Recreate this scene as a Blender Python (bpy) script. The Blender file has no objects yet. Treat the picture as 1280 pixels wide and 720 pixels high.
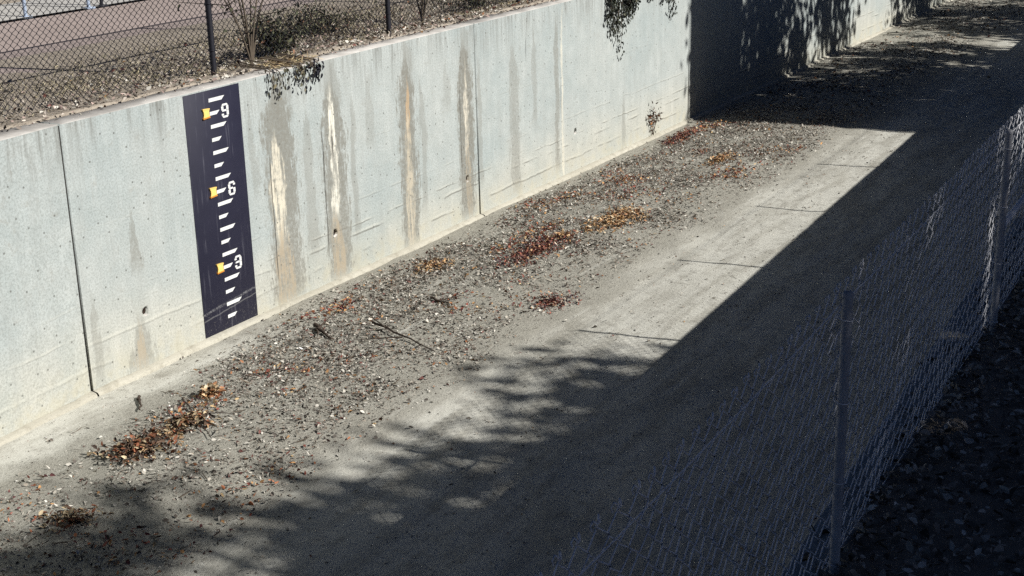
import bpy, math, random
import numpy as np
from mathutils import Matrix, Vector

SC = bpy.context.scene
COL = SC.collection
rng = np.random.default_rng(11)
random.seed(5)

# ------------------------------------------------------------------ camera
cd = bpy.data.cameras.new('camera')
cam = bpy.data.objects.new('camera', cd)
COL.objects.link(cam)
SC.camera = cam
cd.sensor_width = 36.0
cd.lens = 1777.4 / 1280 * 36
cd.clip_start = 0.1
cd.clip_end = 500
yaw, pit, rol = 0.52905, 0.31306, -0.025763
fw = Vector((math.cos(yaw) * math.cos(pit), math.sin(yaw) * math.cos(pit), -math.sin(pit)))
rt = Vector((math.sin(yaw), -math.cos(yaw), 0))
up = rt.cross(fw)
r2 = rt * math.cos(rol) + up * math.sin(rol)
u2 = -rt * math.sin(rol) + up * math.cos(rol)
M = Matrix((r2, u2, -fw)).transposed().to_4x4()
M.translation = Vector((-12.11, -11.017, 5.781))
cam.matrix_world = M

# ------------------------------------------------------------------ light
# shadows travel +y by LAT and -x by LONG for each metre of drop
LAT, LONG = 1.41, 0.21
to_sun = Vector((LONG, -LAT, 1)).normalized()
elev = math.asin(to_sun.z)
sl = bpy.data.lights.new('sun', 'SUN')
sun = bpy.data.objects.new('sun', sl)
COL.objects.link(sun)
sun.rotation_euler = to_sun.to_track_quat('Z', 'Y').to_euler()
sun.location = (0, -30, 40)
sl.energy = 5.0
sl.angle = math.radians(0.4)
sl.color = (1.0, 0.975, 0.925)
w = bpy.data.worlds.new('World')
SC.world = w
w.use_nodes = True
nt = w.node_tree
bg = nt.nodes['Background']
sky = nt.nodes.new('ShaderNodeTexSky')
sky.sky_type = 'NISHITA'
sky.sun_disc = False
sky.sun_elevation = elev
sky.sun_rotation = math.atan2(to_sun.x, to_sun.y)
sky.air_density = 0.22
sky.ozone_density = 5.0
sky.dust_density = 0.2
nt.links.new(sky.outputs[0], bg.inputs[0])
bg.inputs[1].default_value = 0.05
vs = SC.view_settings
vs.view_transform = 'Standard'
vs.look = 'None'
vs.exposure = 0.36
vs.gamma = 1.0
SC.cycles.use_denoising = False
SC.cycles.max_bounces = 5
SC.cycles.diffuse_bounces = 2
SC.cycles.transparent_max_bounces = 8


# ------------------------------------------------------------------ mesh helpers
class MB:
    """collects vertices and faces, becomes one mesh"""
    def __init__(self):
        self.v, self.f, self.c, self.n = [], [], [], 0

    def add(self, V, F, col=None):
        V = np.asarray(V, float).reshape(-1, 3)
        F = np.asarray(F, int)
        self.v.append(V)
        self.f.append(F + self.n)
        self.n += len(V)
        if col is not None:
            c = np.asarray(col, float)
            self.c.append(np.broadcast_to(c, (len(V), 3)))
        return self

    def box(self, x0, x1, y0, y1, z0, z1):
        V = [(x, y, z) for z in (z0, z1) for y in (y0, y1) for x in (x0, x1)]
        F = [(0, 2, 3, 1), (4, 5, 7, 6), (0, 1, 5, 4), (2, 6, 7, 3), (0, 4, 6, 2), (1, 3, 7, 5)]
        return self.add(V, F)

    def mesh(self, name):
        me = bpy.data.meshes.new(name)
        V = np.concatenate(self.v)
        me.vertices.add(len(V))
        me.vertices.foreach_set('co', V.ravel())
        idx = np.concatenate([f.ravel() for f in self.f])
        tot = np.concatenate([np.full(len(f), f.shape[1]) for f in self.f])
        st = np.concatenate([[0], np.cumsum(tot)[:-1]])
        me.loops.add(len(idx))
        me.loops.foreach_set('vertex_index', idx)
        me.polygons.add(len(tot))
        me.polygons.foreach_set('loop_start', st)
        me.polygons.foreach_set('loop_total', tot)
        if self.c:
            a = me.color_attributes.new('tint', 'FLOAT_COLOR', 'POINT')
            c = np.concatenate(self.c)
            a.data.foreach_set('color', np.concatenate([c, np.ones((len(c), 1))], 1).ravel())
        me.update(calc_edges=True)
        me.validate()
        return me

    def build(self, name, mat, parent=None, smooth=False):
        me = self.mesh(name)
        if smooth:
            me.polygons.foreach_set('use_smooth', np.ones(len(me.polygons), bool))
        return link(name, me, mat, parent)


def link(name, me, mat=None, parent=None):
    if mat is not None and not me.materials:
        me.materials.append(mat)
    o = bpy.data.objects.new(name, me)
    COL.objects.link(o)
    if parent is not None:
        o.parent = parent
    return o


def tag(o, label=None, cat=None, group=None, kind=None):
    for k, v in (('label', label), ('category', cat), ('group', group), ('kind', kind)):
        if v:
            o[k] = v
    return o


def empty(name, loc, label, cat, group=None):
    o = bpy.data.objects.new(name, None)
    o.location = loc
    o.empty_display_size = .2
    COL.objects.link(o)
    return tag(o, label, cat, group)


def tube(P, r, k=6, cap=True):
    P = np.asarray(P, float)
    n = len(P)
    r = np.broadcast_to(np.asarray(r, float), (n,))
    T = np.gradient(P, axis=0)
    T /= np.linalg.norm(T, axis=1)[:, None] + 1e-12
    ref = np.array([0.31, 0.17, 0.93]) if abs(T[:, 2]).mean() < .8 else np.array([0.93, 0.3, 0.1])
    A = np.cross(T, ref)
    A /= np.linalg.norm(A, axis=1)[:, None] + 1e-12
    B = np.cross(T, A)
    a = np.arange(k) * 2 * math.pi / k
    V = P[:, None] + r[:, None, None] * (A[:, None] * np.cos(a)[None, :, None] + B[:, None] * np.sin(a)[None, :, None])
    i = np.arange(n - 1)[:, None] * k
    j = np.arange(k)[None]
    F = np.stack([i + j, i + (j + 1) % k, i + k + (j + 1) % k, i + k + j], -1).reshape(-1, 4)
    return V.reshape(-1, 3), F


def add_tube(mb, P, r, k=6, col=None, cap=False):
    V, F = tube(P, r, k)
    mb.add(V, F, col)
    if cap:
        n = len(P)
        for base in (0, (n - 1) * k):
            mb.add([], np.zeros((0, 3), int)) if False else None
            c = np.arange(k)
            ring = V[base:base + k]
            mb.add(np.concatenate([ring, ring.mean(0)[None]]), np.stack([c, (c + 1) % k, np.full(k, k)], 1), col)


def unit(n, gen=rng):
    v = gen.normal(size=(n, 3))
    return v / np.linalg.norm(v, axis=1)[:, None]


def leaf_arrays(P, D, Nn, L, W, fold=0.25, curl=0.2):
    """leaves: base at P, pointing along D with normal Nn, length L, width W: two folded halves of one quad each"""
    P, D, Nn = (np.asarray(a, float) for a in (P, D, Nn))
    n = len(P)
    L = np.broadcast_to(L, (n,))[:, None]
    W = np.broadcast_to(W, (n,))[:, None]
    D = D / np.linalg.norm(D, axis=1)[:, None]
    S = np.cross(Nn, D)
    S /= np.linalg.norm(S, axis=1)[:, None] + 1e-9
    Nn = np.cross(D, S)
    fo = (np.broadcast_to(fold, (n,)))[:, None]
    cu = (np.broadcast_to(curl, (n,)))[:, None]
    def pt(a, s, h):
        return P + D * L * a + S * W * s + Nn * W * h * fo - Nn * L * cu * a * a
    V = np.stack([pt(0, 0, 0), pt(.33, .5, 1), pt(.72, .36, .8), pt(1, 0, 0), pt(.72, -.36, .8), pt(.33, -.5, 1)], 1)
    b = np.arange(n)[:, None] * 6
    F = np.concatenate([b + np.array([0, 3, 2, 1]), b + np.array([0, 5, 4, 3])])
    return V.reshape(-1, 3), F


def add_leaves(mb, P, D, Nn, L, W, cols, fold=.25, curl=.2):
    V, F = leaf_arrays(P, D, Nn, L, W, fold, curl)
    mb.add(V, F, np.repeat(cols, 6, axis=0))


_perm = np.random.default_rng(3).random((64, 64))
def vnoise(x, y):
    x = np.asarray(x, float); y = np.asarray(y, float)
    xi = np.floor(x).astype(int); yi = np.floor(y).astype(int)
    fx = x - xi; fy = y - yi
    fx = fx * fx * (3 - 2 * fx); fy = fy * fy * (3 - 2 * fy)
    g = lambda a, b: _perm[a % 64, b % 64]
    return (g(xi, yi) * (1 - fx) + g(xi + 1, yi) * fx) * (1 - fy) + (g(xi, yi + 1) * (1 - fx) + g(xi + 1, yi + 1) * fx) * fy


def fbm(x, y, o=4):
    s = 0; a = .5
    for i in range(o):
        s = s + a * vnoise(x * 2 ** i + 7.3 * i, y * 2 ** i + 3.1 * i); a *= .5
    return s


# ------------------------------------------------------------------ material helpers
class NT:
    def __init__(self, name, rough=.9, spec=.2):
        self.m = bpy.data.materials.new(name)
        self.m.use_nodes = True
        self.t = self.m.node_tree
        self.b = self.t.nodes['Principled BSDF']
        self.b.inputs['Roughness'].default_value = rough
        self.b.inputs['Specular IOR Level'].default_value = spec

    def n(self, typ, ins=None, **props):
        nd = self.t.nodes.new('ShaderNode' + typ)
        for k, v in props.items():
            setattr(nd, k, v)
        for k, v in (ins or {}).items():
            self.put(nd.inputs[k], v)
        return nd

    def put(self, sock, v):
        if isinstance(v, bpy.types.NodeSocket):
            self.t.links.new(v, sock)
        elif isinstance(v, bpy.types.Node):
            self.t.links.new(v.outputs[0], sock)
        else:
            if sock.type == 'RGBA' and not isinstance(v, (int, float)) and len(v) == 3:
                v = (*v, 1)
            sock.default_value = v

    def math(self, op, a, b=0.0, c=None, clamp=False):
        ins = {0: a, 1: b}
        if c is not None:
            ins[2] = c
        return self.n('Math', ins, operation=op, use_clamp=clamp).outputs[0]

    def ss(self, v, a, b, lo=0.0, hi=1.0):
        return self.n('MapRange', {0: v, 1: a, 2: b, 3: lo, 4: hi}, interpolation_type='SMOOTHSTEP').outputs[0]

    def mix(self, f, a, b, mode='MIX'):
        nd = self.n('Mix', None, data_type='RGBA', blend_type=mode)
        self.put(nd.inputs[0], f); self.put(nd.inputs[6], a); self.put(nd.inputs[7], b)
        return nd.outputs[2]

    def pos(self):
        g = self.n('NewGeometry')
        s = self.n('SeparateXYZ', {0: g.outputs['Position']})
        return g.outputs['Position'], s.outputs[0], s.outputs[1], s.outputs[2]

    def vec(self, x, y, z):
        return self.n('CombineXYZ', {0: x, 1: y, 2: z}).outputs[0]

    def noise(self, vec, scale, detail=4, rough=.55, out=0):
        return self.n('TexNoise', {'Vector': vec, 'Scale': scale, 'Detail': detail, 'Roughness': rough}).outputs[out]

    def scalev(self, v, s):
        return self.n('VectorMath', {0: v, 1: s}, operation='MULTIPLY').outputs[0]

    def bump(self, h, strength=.5, dist=.02):
        nd = self.n('Bump', {'Height': h, 'Strength': strength, 'Distance': dist})
        self.put(self.b.inputs['Normal'], nd.outputs[0])

    def base(self, c):
        self.put(self.b.inputs['Base Color'], c)
        return self.m


def plain(name, col, var=.25, scale=30, rough=.85, spec=.2, metal=0.0):
    t = NT(name, rough, spec)
    P, x, y, z = t.pos()
    n = t.noise(P, scale, 5)
    c = t.mix(n, tuple(k * (1 - var) for k in col), tuple(min(1, k * (1 + var)) for k in col))
    t.b.inputs['Metallic'].default_value = metal
    t.bump(n, .2, .004)
    return t.base(c)


def tinted(name, rough=.8, spec=.2, trans=0.0):
    t = NT(name, rough, spec)
    a = t.n('Attribute', attribute_name='tint')
    P, x, y, z = t.pos()
    n = t.noise(P, 40, 3)
    c = t.mix(n, t.mix(1.0, a.outputs[0], (.7, .7, .7), 'MULTIPLY'), a.outputs[0])
    return t.base(c)


# ---- concrete of the gauge-side wall: form lines, drips, efflorescence streaks, pits
def wall_material():
    t = NT('cast_concrete', .9, .15)
    P, x, y, z = t.pos()
    big = t.noise(P, .55, 5, .6)
    mid = t.noise(P, 3.2, 6, .65)
    fine = t.noise(P, 45, 5, .7)
    vst = t.noise(t.vec(t.math('MULTIPLY', x, 7.0), y, t.math('MULTIPLY', z, .55)), 1.0, 6, .65)
    vfine = t.noise(t.vec(t.math('MULTIPLY', x, 26.0), y, t.math('MULTIPLY', z, 1.6)), 1.0, 4, .6)
    zw = t.math('ADD', z, t.math('MULTIPLY', t.math('SUBTRACT', big, .5), .8))
    warm = t.ss(zw, 1.25, .35)
    c = t.mix(warm, (.47, .498, .482), (.535, .53, .475))
    c = t.mix(t.ss(big, .35, .7), c, t.mix(1.0, c, (.86, .9, .92), 'MULTIPLY'))
    c = t.mix(t.ss(mid, .38, .68), t.mix(1.0, c, (.87, .88, .88), 'MULTIPLY'), c)
    c = t.mix(t.ss(fine, .3, .62), t.mix(1.0, c, (.68, .68, .67), 'MULTIPLY'), c)
    grit = t.noise(P, 110, 3, .7)
    c = t.mix(t.ss(grit, .58, .70, 0, .55), c, (.22, .22, .20))
    c = t.mix(t.math('MULTIPLY', t.ss(t.noise(P, 6.5, 6, .75), .56, .68), .4), c, (.27, .265, .235))
    # vertical soft washes everywhere
    c = t.mix(t.ss(t.math('ADD', t.math('MULTIPLY', vst, .7), t.math('MULTIPLY', mid, .3)), .46, .68, 0, .38), c, (.30, .315, .30))
    c = t.mix(t.ss(vst, .46, .22, 0, .22), c, (.60, .61, .58))
    c = t.mix(t.ss(vfine, .56, .72, 0, .3), c, (.29, .295, .275))
    # dark drips running down from the top arris
    topm = t.math('MULTIPLY', t.ss(z, 2.35, 3.06), t.ss(t.math('ADD', t.math('MULTIPLY', vst, .6), t.math('ADD', t.math('MULTIPLY', vfine, .5), t.math('MULTIPLY', mid, .35))), .66, .95))
    c = t.mix(t.math('MULTIPLY', topm, .8), c, (.14, .14, .125))
    # cast form lines: slightly wavy horizontal laps in the lower half
    lap = None
    for zl, wd, st in ((.40, .020, .75), (.66, .018, .85), (.80, .013, .8), (1.12, .012, .4), (1.9, .008, .2)):
        zz = t.math('ADD', z, t.math('MULTIPLY', t.math('SUBTRACT', t.noise(t.vec(t.math('MULTIPLY', x, .9), 0.0, zl * 9), 1.0, 5, .7), .5), .13))
        d = t.math('ABSOLUTE', t.math('SUBTRACT', zz, zl))
        brk = t.ss(t.noise(t.vec(x, zl * 3, z), 1.3, 4, .6), .45, .6)
        mk = t.math('MULTIPLY', t.math('MULTIPLY', t.ss(d, wd, wd * .2), st), brk)
        lap = mk if lap is None else t.math('MAXIMUM', lap, mk)
        lt = t.math('MULTIPLY', t.ss(t.math('ABSOLUTE', t.math('SUBTRACT', zz, zl + wd * 1.8)), wd * 1.6, wd * .2), t.math('MULTIPLY', brk, st * .3))
        c = t.mix(lt, c, (.66, .65, .57))
    c = t.mix(t.math('MULTIPLY', lap, t.ss(x, -.8, 1.5, .25, .8)), c, (.12, .115, .10))
    # silt tide mark just above the footing
    tide = t.math('MULTIPLY', t.ss(z, .62, .25), t.ss(mid, .42, .62))
    c = t.mix(t.math('MULTIPLY', tide, .45), c, (.40, .37, .27))
    wob = t.math('SUBTRACT', t.noise(t.vec(t.math('MULTIPLY', x, 3.0), 0.0, t.math('MULTIPLY', z, 1.1)), 1.0, 5, .65), .5)
    wob2 = t.math('SUBTRACT', vfine, .5)

    ragged = t.math('SUBTRACT', t.noise(t.vec(t.math('MULTIPLY', x, 24.0), 0.0, t.math('MULTIPLY', z, 4.5)), 1.0, 6, .75), .5)
    blotch = t.math('SUBTRACT', t.noise(P, 9, 6, .75), .5)

    def streak(xs, zt, zb, wd, grow=.9, edge=.5, wa=.35):
        ramp = t.ss(z, zt, zt - grow * .8, .22, 1.0)
        d = t.math('ADD', t.math('SUBTRACT', x, xs), t.math('MULTIPLY', wob, wa))
        u = t.math('DIVIDE', t.math('ABSOLUTE', d), t.math('MULTIPLY', ramp, wd))
        u = t.math('ADD', u, t.math('ADD', t.math('MULTIPLY', ragged, 2.3), t.math('MULTIPLY', blotch, .9)))
        k = t.ss(u, 1.0, edge)
        k = t.math('MULTIPLY', k, t.ss(t.math('ADD', z, t.math('MULTIPLY', ragged, .5)), zt + .02, zt - .3))
        return t.math('MULTIPLY', k, t.ss(z, zb - .12, zb + .22))
    grey, cream, tan, rust = (.20, .195, .17), (.68, .63, .51), (.37, .31, .225), (.44, .315, .19)
    S = [  # x, top, bottom, halo width, core offset, core width, core colour, halo strength, core top, core bottom, core strength
        (1.20, 3.02, .15, .36, -.08, .15, cream, .75, 2.45, .9, .85),
        (1.16, 2.2, .12, .23, -.02, .19, tan, .0, 1.3, .12, .85),
        (2.27, 2.85, .15, .29, .0, .10, (.74, .715, .62), .75, 2.75, 1.0, .95),
        (2.24, 1.3, .12, .2, .0, .15, tan, .0, 1.2, .15, .8),
        (3.98, 2.95, .15, .25, .01, .08, rust, .8, 2.6, 1.7, .8),
        (3.98, 2.2, .12, .15, .0, .11, (.50, .445, .345), .0, 2.2, .15, .8),
        (5.50, 2.92, .2, .26, .03, .055, (.68, .63, .52), .85, 2.6, 1.15, .8),
        (5.52, 1.5, .12, .15, .03, .09, tan, .0, 1.5, .15, .55),
        (6.95, 2.7, .25, .17, .0, .05, grey, .45, 2.0, .4, .2),
        (7.6, 2.9, 1.2, .10, .0, .05, grey, .35, 2.0, .4, .0),
        (8.36, 2.9, .3, .10, .0, .03, grey, .55, 2.3, .4, .4),
        (8.56, 3.0, .15, .06, .0, .05, cream, .0, 3.1, .1, .55),
        (10.9, 1.2, .2, .1, .0, .05, grey, .4, 1.0, .4, .0),
        (-1.36, 2.05, 1.25, .11, .0, .05, grey, .55, 1.5, 1.0, .0),
        (-1.40, .86, .12, .28, -.02, .13, tan, .5, .80, .15, .7),
        (.72, 2.9, 1.6, .08, .0, .05, grey, .35, 2.0, 1.4, .0),
        (-2.05, 1.3, .2, .10, .0, .05, grey, .4, 1.0, .2, .0),
        (3.1, 2.9, 1.7, .12, .0, .05, grey, .3, 2.0, 1.4, .0),
        (5.0, 2.8, 1.9, .10, .0, .05, grey, .3, 2.0, 1.4, .0),
    ]
    spk = t.ss(t.noise(P, 20, 5, .7), .32, .58, .45, 1.0)
    for xs, zt, zb, wd, co, cw, cc, hs, ct, cb, cs in S:
        if hs > .7:
            c = t.mix(t.math('MULTIPLY', streak(xs + .05, 3.25, 1.2, wd * .8, .9, .5), .4), c, grey)
            c = t.mix(t.math('MULTIPLY', streak(xs + wd * 1.5, 2.6, .6, wd * .35, .9, .5), .4), c, grey)
        if hs:
            c = t.mix(t.math('MULTIPLY', streak(xs, zt, zb, wd, .9, .62), t.math('MULTIPLY', spk, min(1.0, hs * 1.15))), c, grey)
        if cs:
            c = t.mix(t.math('MULTIPLY', streak(xs + co, ct, cb, cw, .8, .55, .3), t.math('MULTIPLY', t.ss(t.math('ADD', vfine, t.math('MULTIPLY', blotch, .7)), .34, .60, .12, 1.0), cs)), c, cc)
    # black mould slits where water seeps
    for xs, zt, zb, wd in ((2.25, 2.36, 1.72, .028), (1.06, 1.95, 1.55, .02), (7.35, 2.75, 2.35, .02), (1.0, 2.2, .5, .012), (2.05, 2.4, .6, .012), (5.36, 2.3, .9, .01), (8.5, 1.9, 1.2, .014)):
        c = t.mix(t.math('MULTIPLY', streak(xs, zt, zb, wd, .5, .4, .05), .8), c, (.035, .033, .03))
    # bug holes
    vo = t.n('TexVoronoi', {'Vector': t.vec(x, z, 0.0), 'Scale': 5.5, 'Randomness': 1.0}, feature='F1', voronoi_dimensions='2D')
    pit = t.math('MULTIPLY', t.ss(vo.outputs['Distance'], .085, .04), t.ss(t.n('SeparateColor', {0: vo.outputs['Color']}).outputs[0], .62, .66))
    c = t.mix(t.math('MULTIPLY', pit, .75), c, (.12, .12, .11))
    # the top of the wall is bare, pinkish and dusty
    nz = t.n('SeparateXYZ', {0: t.n('NewGeometry').outputs['True Normal']}).outputs[2]
    c = t.mix(t.ss(nz, .3, .6), c, t.mix(t.ss(mid, .35, .65), (.38, .36, .335), (.56, .535, .50)))
    h = t.math('ADD', t.math('MULTIPLY', mid, .5), t.math('MULTIPLY', fine, .35))
    h = t.math('SUBTRACT', h, t.math('MULTIPLY', pit, .8))
    h = t.math('SUBTRACT', h, t.math('MULTIPLY', lap, .7))
    t.bump(h, .35, .012)
    return t.base(c)


def ground_material(name, cols, scale=1.0, bump=.8, dist=.02):
    """silt and gravel: three tones mixed by noise at several sizes"""
    t = NT(name, .95, .1)
    P, x, y, z = t.pos()
    n1 = t.noise(P, .8 * scale, 5, .6)
    n2 = t.noise(P, 7 * scale, 6, .7)
    n3 = t.noise(P, 42 * scale, 5, .75)
    n4 = t.noise(P, 130 * scale, 3, .7)
    c = t.mix(t.ss(n1, .3, .7), cols[0], cols[1])
    c = t.mix(t.ss(n2, .45, .72, 0, .7), c, cols[2])
    c = t.mix(t.ss(n3, .52, .66, 0, .6), c, t.mix(1.0, c, (.55, .55, .55), 'MULTIPLY'))
    c = t.mix(t.ss(n4, .56, .68, 0, .6), c, t.mix(1.0, c, (1.35, 1.33, 1.28), 'MULTIPLY'))
    h = t.math('ADD', t.math('MULTIPLY', n2, .8), t.math('ADD', t.math('MULTIPLY', n3, .5), t.math('MULTIPLY', n4, .25)))
    t.bump(h, bump, dist)
    return t.base(c)


def floor_material():
    t = NT('silt_floor', .95, .1)
    P, x, y, z = t.pos()
    n1 = t.noise(P, .7, 5, .6)
    n2 = t.noise(P, 6, 6, .7)
    n3 = t.noise(P, 38, 5, .75)
    n4 = t.noise(P, 120, 3, .7)
    long = t.noise(t.vec(t.math('MULTIPLY', x, .5), t.math('MULTIPLY', y, 3.5), 0.0), 1.0, 5, .6)
    yw = t.math('ADD', y, t.math('MULTIPLY', t.math('SUBTRACT', n1, .5), 1.2))
    # wheel-packed pale silt on the open side, coarser grey silt under the leaf drift
    pack = t.math('MAXIMUM', t.ss(yw, -3.0, -3.9), t.math('MULTIPLY', t.ss(yw, -.95, -.45), t.ss(x, 3.0, -2.0)))
    c = t.mix(pack, (.37, .355, .305), (.575, .565, .505))
    c = t.mix(t.ss(long, .42, .62, 0, .6), c, (.36, .345, .295))
    c = t.mix(t.ss(t.noise(P, 1.7, 5, .65), .55, .72, 0, .55), c, (.30, .285, .24))
    c = t.mix(t.ss(t.noise(t.vec(t.math('MULTIPLY', x, .35), t.math('MULTIPLY', y, 6.0), 4.0), 1.0, 5, .65), .56, .7, 0, .5), c, (.66, .65, .59))
    c = t.mix(t.ss(n2, .48, .7, 0, .45), c, (.22, .205, .175))
    rough = t.math('SUBTRACT', 1.0, t.math('MULTIPLY', pack, .55))
    c = t.mix(t.math('MULTIPLY', t.ss(n3, .52, .66), t.math('MULTIPLY', rough, .75)), c, (.085, .078, .065))
    c = t.mix(t.ss(n4, .55, .68, 0, .5), c, (.50, .48, .42))
    h = t.math('ADD', t.math('MULTIPLY', n2, .8), t.math('ADD', t.math('MULTIPLY', n3, .6), t.math('MULTIPLY', n4, .3)))
    t.bump(t.math('MULTIPLY', h, rough), .9, .03)
    return t.base(c)


MAT = {}
MAT['wall'] = wall_material()
MAT['floor'] = floor_material()
MAT['coping'] = ground_material('weathered_footing', ((.46, .44, .375), (.38, .36, .30), (.27, .25, .20)), 1.2, .4, .01)
MAT['joint'] = plain('joint_filler', (.025, .024, .022), .4)
MAT['hole'] = plain('rusty_pipe', (.035, .024, .018), .5)
MAT['court'] = ground_material('court_asphalt', ((.40, .33, .305), (.35, .29, .265), (.44, .37, .335)), .7, .3, .008)
MAT['path'] = ground_material('pale_path', ((.52, .50, .47), (.45, .44, .42), (.4, .39, .37)), .8, .3, .008)
MAT['drysoil'] = ground_material('dry_soil', ((.44, .38, .31), (.36, .31, .25), (.50, .44, .37)), 1.0, .9, .03)
MAT['mulch'] = ground_material('dark_mulch', ((.24, .21, .175), (.28, .245, .205), (.20, .175, .145)), 1.0, .9, .03)
MAT['rwall'] = ground_material('right_concrete', ((.30, .30, .28), (.25, .25, .235), (.2, .2, .19)), .8, .4, .01)
MAT['blackmetal'] = plain('black_vinyl', (.012, .012, .018), .3, 30, .55, .4)
MAT['galv'] = plain('galvanised_steel', (.60, .60, .615), .25, 60, .55, .4, .15)
MAT['post'] = plain('dull_post_steel', (.30, .30, .31), .4, 18, .6, .3, .1)
MAT['board'] = None
MAT['leaf'] = tinted('leaf', .75, .25)
MAT['litter'] = tinted('dead_leaf', .85, .15)
MAT['stone'] = tinted('stone', .9, .15)
MAT['bark'] = plain('bark', (.10, .08, .06), .5, 25)
MAT['twig'] = plain('dry_twig', (.06, .045, .035), .5, 25)
MAT['white'] = plain('white_paint', (.68, .69, .67), .18, 25, .7, .2)
MAT['yellow'] = plain('yellow_paint', (.84, .58, .17), .2, 40, .5, .4)
MAT['orange'] = plain('orange_paint', (.55, .23, .04), .15, 40, .5, .4)
MAT['stucco'] = ground_material('stucco', ((.42, .40, .36), (.38, .36, .33), (.45, .43, .40)), .6, .3, .01)
MAT['pane'] = plain('window_glass', (.03, .04, .05), .1, 5, .08, .6)
MAT['frame'] = plain('window_frame', (.25, .25, .25), .1)
MAT['bluegrey'] = plain('blue_grey_steel', (.30, .36, .46), .15, 40, .5, .4)


def board_material():
    t = NT('gauge_board_paint', .6, .3)
    P, x, y, z = t.pos()
    n = t.noise(P, 5, 5, .6)
    v = t.noise(t.vec(t.math('MULTIPLY', x, 22.0), 0.0, t.math('MULTIPLY', z, 1.4)), 1.0, 5, .6)
    f = t.noise(P, 60, 4, .7)
    c = t.mix(n, (.010, .010, .024), (.019, .019, .037))
    scuff = t.math('MULTIPLY', t.ss(v, .54, .72), t.ss(t.noise(P, 2.5, 3), .42, .6))
    c = t.mix(t.math('MULTIPLY', scuff, .5), c, (.13, .13, .16))
    # flood scum line low on the board and a few scratches
    zz = t.math('ADD', z, t.math('MULTIPLY', x, -.10))
    zz = t.math('ADD', zz, t.math('MULTIPLY', t.math('SUBTRACT', n, .5), .05))
    ln = t.ss(t.math('ABSOLUTE', t.math('SUBTRACT', zz, .50)), .022, .004)
    c = t.mix(t.math('MULTIPLY', ln, t.ss(f, .40, .62, .05, .55)), c, (.30, .30, .31))
    ln2 = t.ss(t.math('ABSOLUTE', t.math('SUBTRACT', zz, .42)), .012, .003)
    c = t.mix(t.math('MULTIPLY', ln2, .35), c, (.3, .3, .3))
    low = t.math('MULTIPLY', t.ss(z, .8, .2), t.ss(f, .58, .7))
    c = t.mix(t.math('MULTIPLY', low, .5), c, (.3, .29, .26))
    t.bump(f, .1, .003)
    return t.base(c)


MAT['board'] = board_material()

# ------------------------------------------------------------------ key dimensions
ZF = 0.13            # channel floor
H = 3.06             # wall top
JOINTS = [-10.25, -2.19, 5.83, 13.85, 21.87, 29.89, 37.91, 45.93, 53.95]
KINK = math.radians(4.2)
def yR(x): return -9.09 + .045 * np.asarray(x, float)      # inner edge of the right wall
def yF(x): return -9.471 + .021 * np.asarray(x, float)     # right fence line
ZR = 3.02


def wall_y(x):
    x = np.asarray(x, float)
    return np.where(x < JOINTS[1], (x - JOINTS[1]) * math.tan(KINK), 0.0)


# ------------------------------------------------------------------ ground sheets
def sheet(name, xs, ys, zfun, mat, kind='structure', yfun=None):
    X, Y = np.meshgrid(xs, ys, indexing='ij')
    if yfun is not None:
        Y = yfun(X, Y)
    Z = zfun(X, Y)
    nx, ny = len(xs), len(ys)
    i = np.arange(nx - 1)[:, None] * ny
    j = np.arange(ny - 1)[None]
    F = np.stack([i + j, i + ny + j, i + ny + j + 1, i + j + 1], -1).reshape(-1, 4)
    mb = MB().add(np.stack([X, Y, Z], -1).reshape(-1, 3), F)
    return tag(mb.build(name, mat, smooth=True), kind=kind)


def floor_z(x, y):
    x = np.asarray(x, float); y = np.asarray(y, float)
    z = ZF + (fbm(x * .5, y * .9, 3) - .45) * .05 + (fbm(x * 2.3, y * 2.3, 3) - .45) * .035
    drift = np.exp(-((y + 2.0) / 1.0) ** 2) * (.03 + .06 * (fbm(x * .9 + 9, y * .9 + 4, 3) - .3))
    edge = np.clip((y - wall_y(x) + .45) / .45, 0, 1)
    return z + drift * (1 - edge) - .0 * edge


xs = np.concatenate([np.arange(-14, 16, .09), np.arange(16, 40, .3), np.arange(40, 90.1, 2.5)])
ts = np.linspace(0, 1, 100)
sheet('channel_floor', xs, ts, floor_z, MAT['floor'],
      yfun=lambda X, T: (yR(X) - .1) * (1 - T) + (wall_y(X) + .05) * T)

xl = np.concatenate([[-60], np.arange(-14, 16, .25), [20, 30, 60, 90]])
def bank_z(x, y):
    return 3.085 - .05 * np.clip((y - .35) / .5, 0, 1) + (fbm(x * 1.1, y * 1.1, 3) - .45) * .05 - .05 * (y < .24 + .12 * fbm(x * 2.5, x * 0 + 3, 3))
sheet('bank_soil', xl, np.concatenate([np.arange(0.22, .6, .04), np.arange(.7, 3.9, .18), [4.2]]), bank_z, MAT['drysoil'],
      yfun=lambda X, Y: np.where(X < JOINTS[1], Y + wall_y(X), Y))
sheet('court_surface', np.array([-60, 0, 10, 20, 90.]), np.array([3.0, 5, 7.35]), lambda x, y: 3.028 + 0 * x, MAT['court'])
sheet('pale_path', np.array([-60, 0, 10, 20, 90.]), np.array([7.39, 8, 9.3]), lambda x, y: 3.06 + 0 * x, MAT['path'])
sheet('field_soil', np.array([-60, 0, 10, 20, 90.]), np.array([7.2, 12, 70]), lambda x, y: 3.0 + 0 * x, MAT['drysoil'])

def rbank_z(x, y):
    return 3.042 + (fbm(x * 1.4 + 20, y * 1.4, 3) - .35) * .07
xr = np.concatenate([[-60, -30], np.arange(-16, 10, .2), np.arange(10, 91, 5)])
sheet('bank_mulch', xr, np.concatenate([[0], np.linspace(.02, 4, 28), [8, 20, 60]]), rbank_z, MAT['mulch'],
      yfun=lambda X, Y: yF(X) + .02 - Y)

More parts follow.
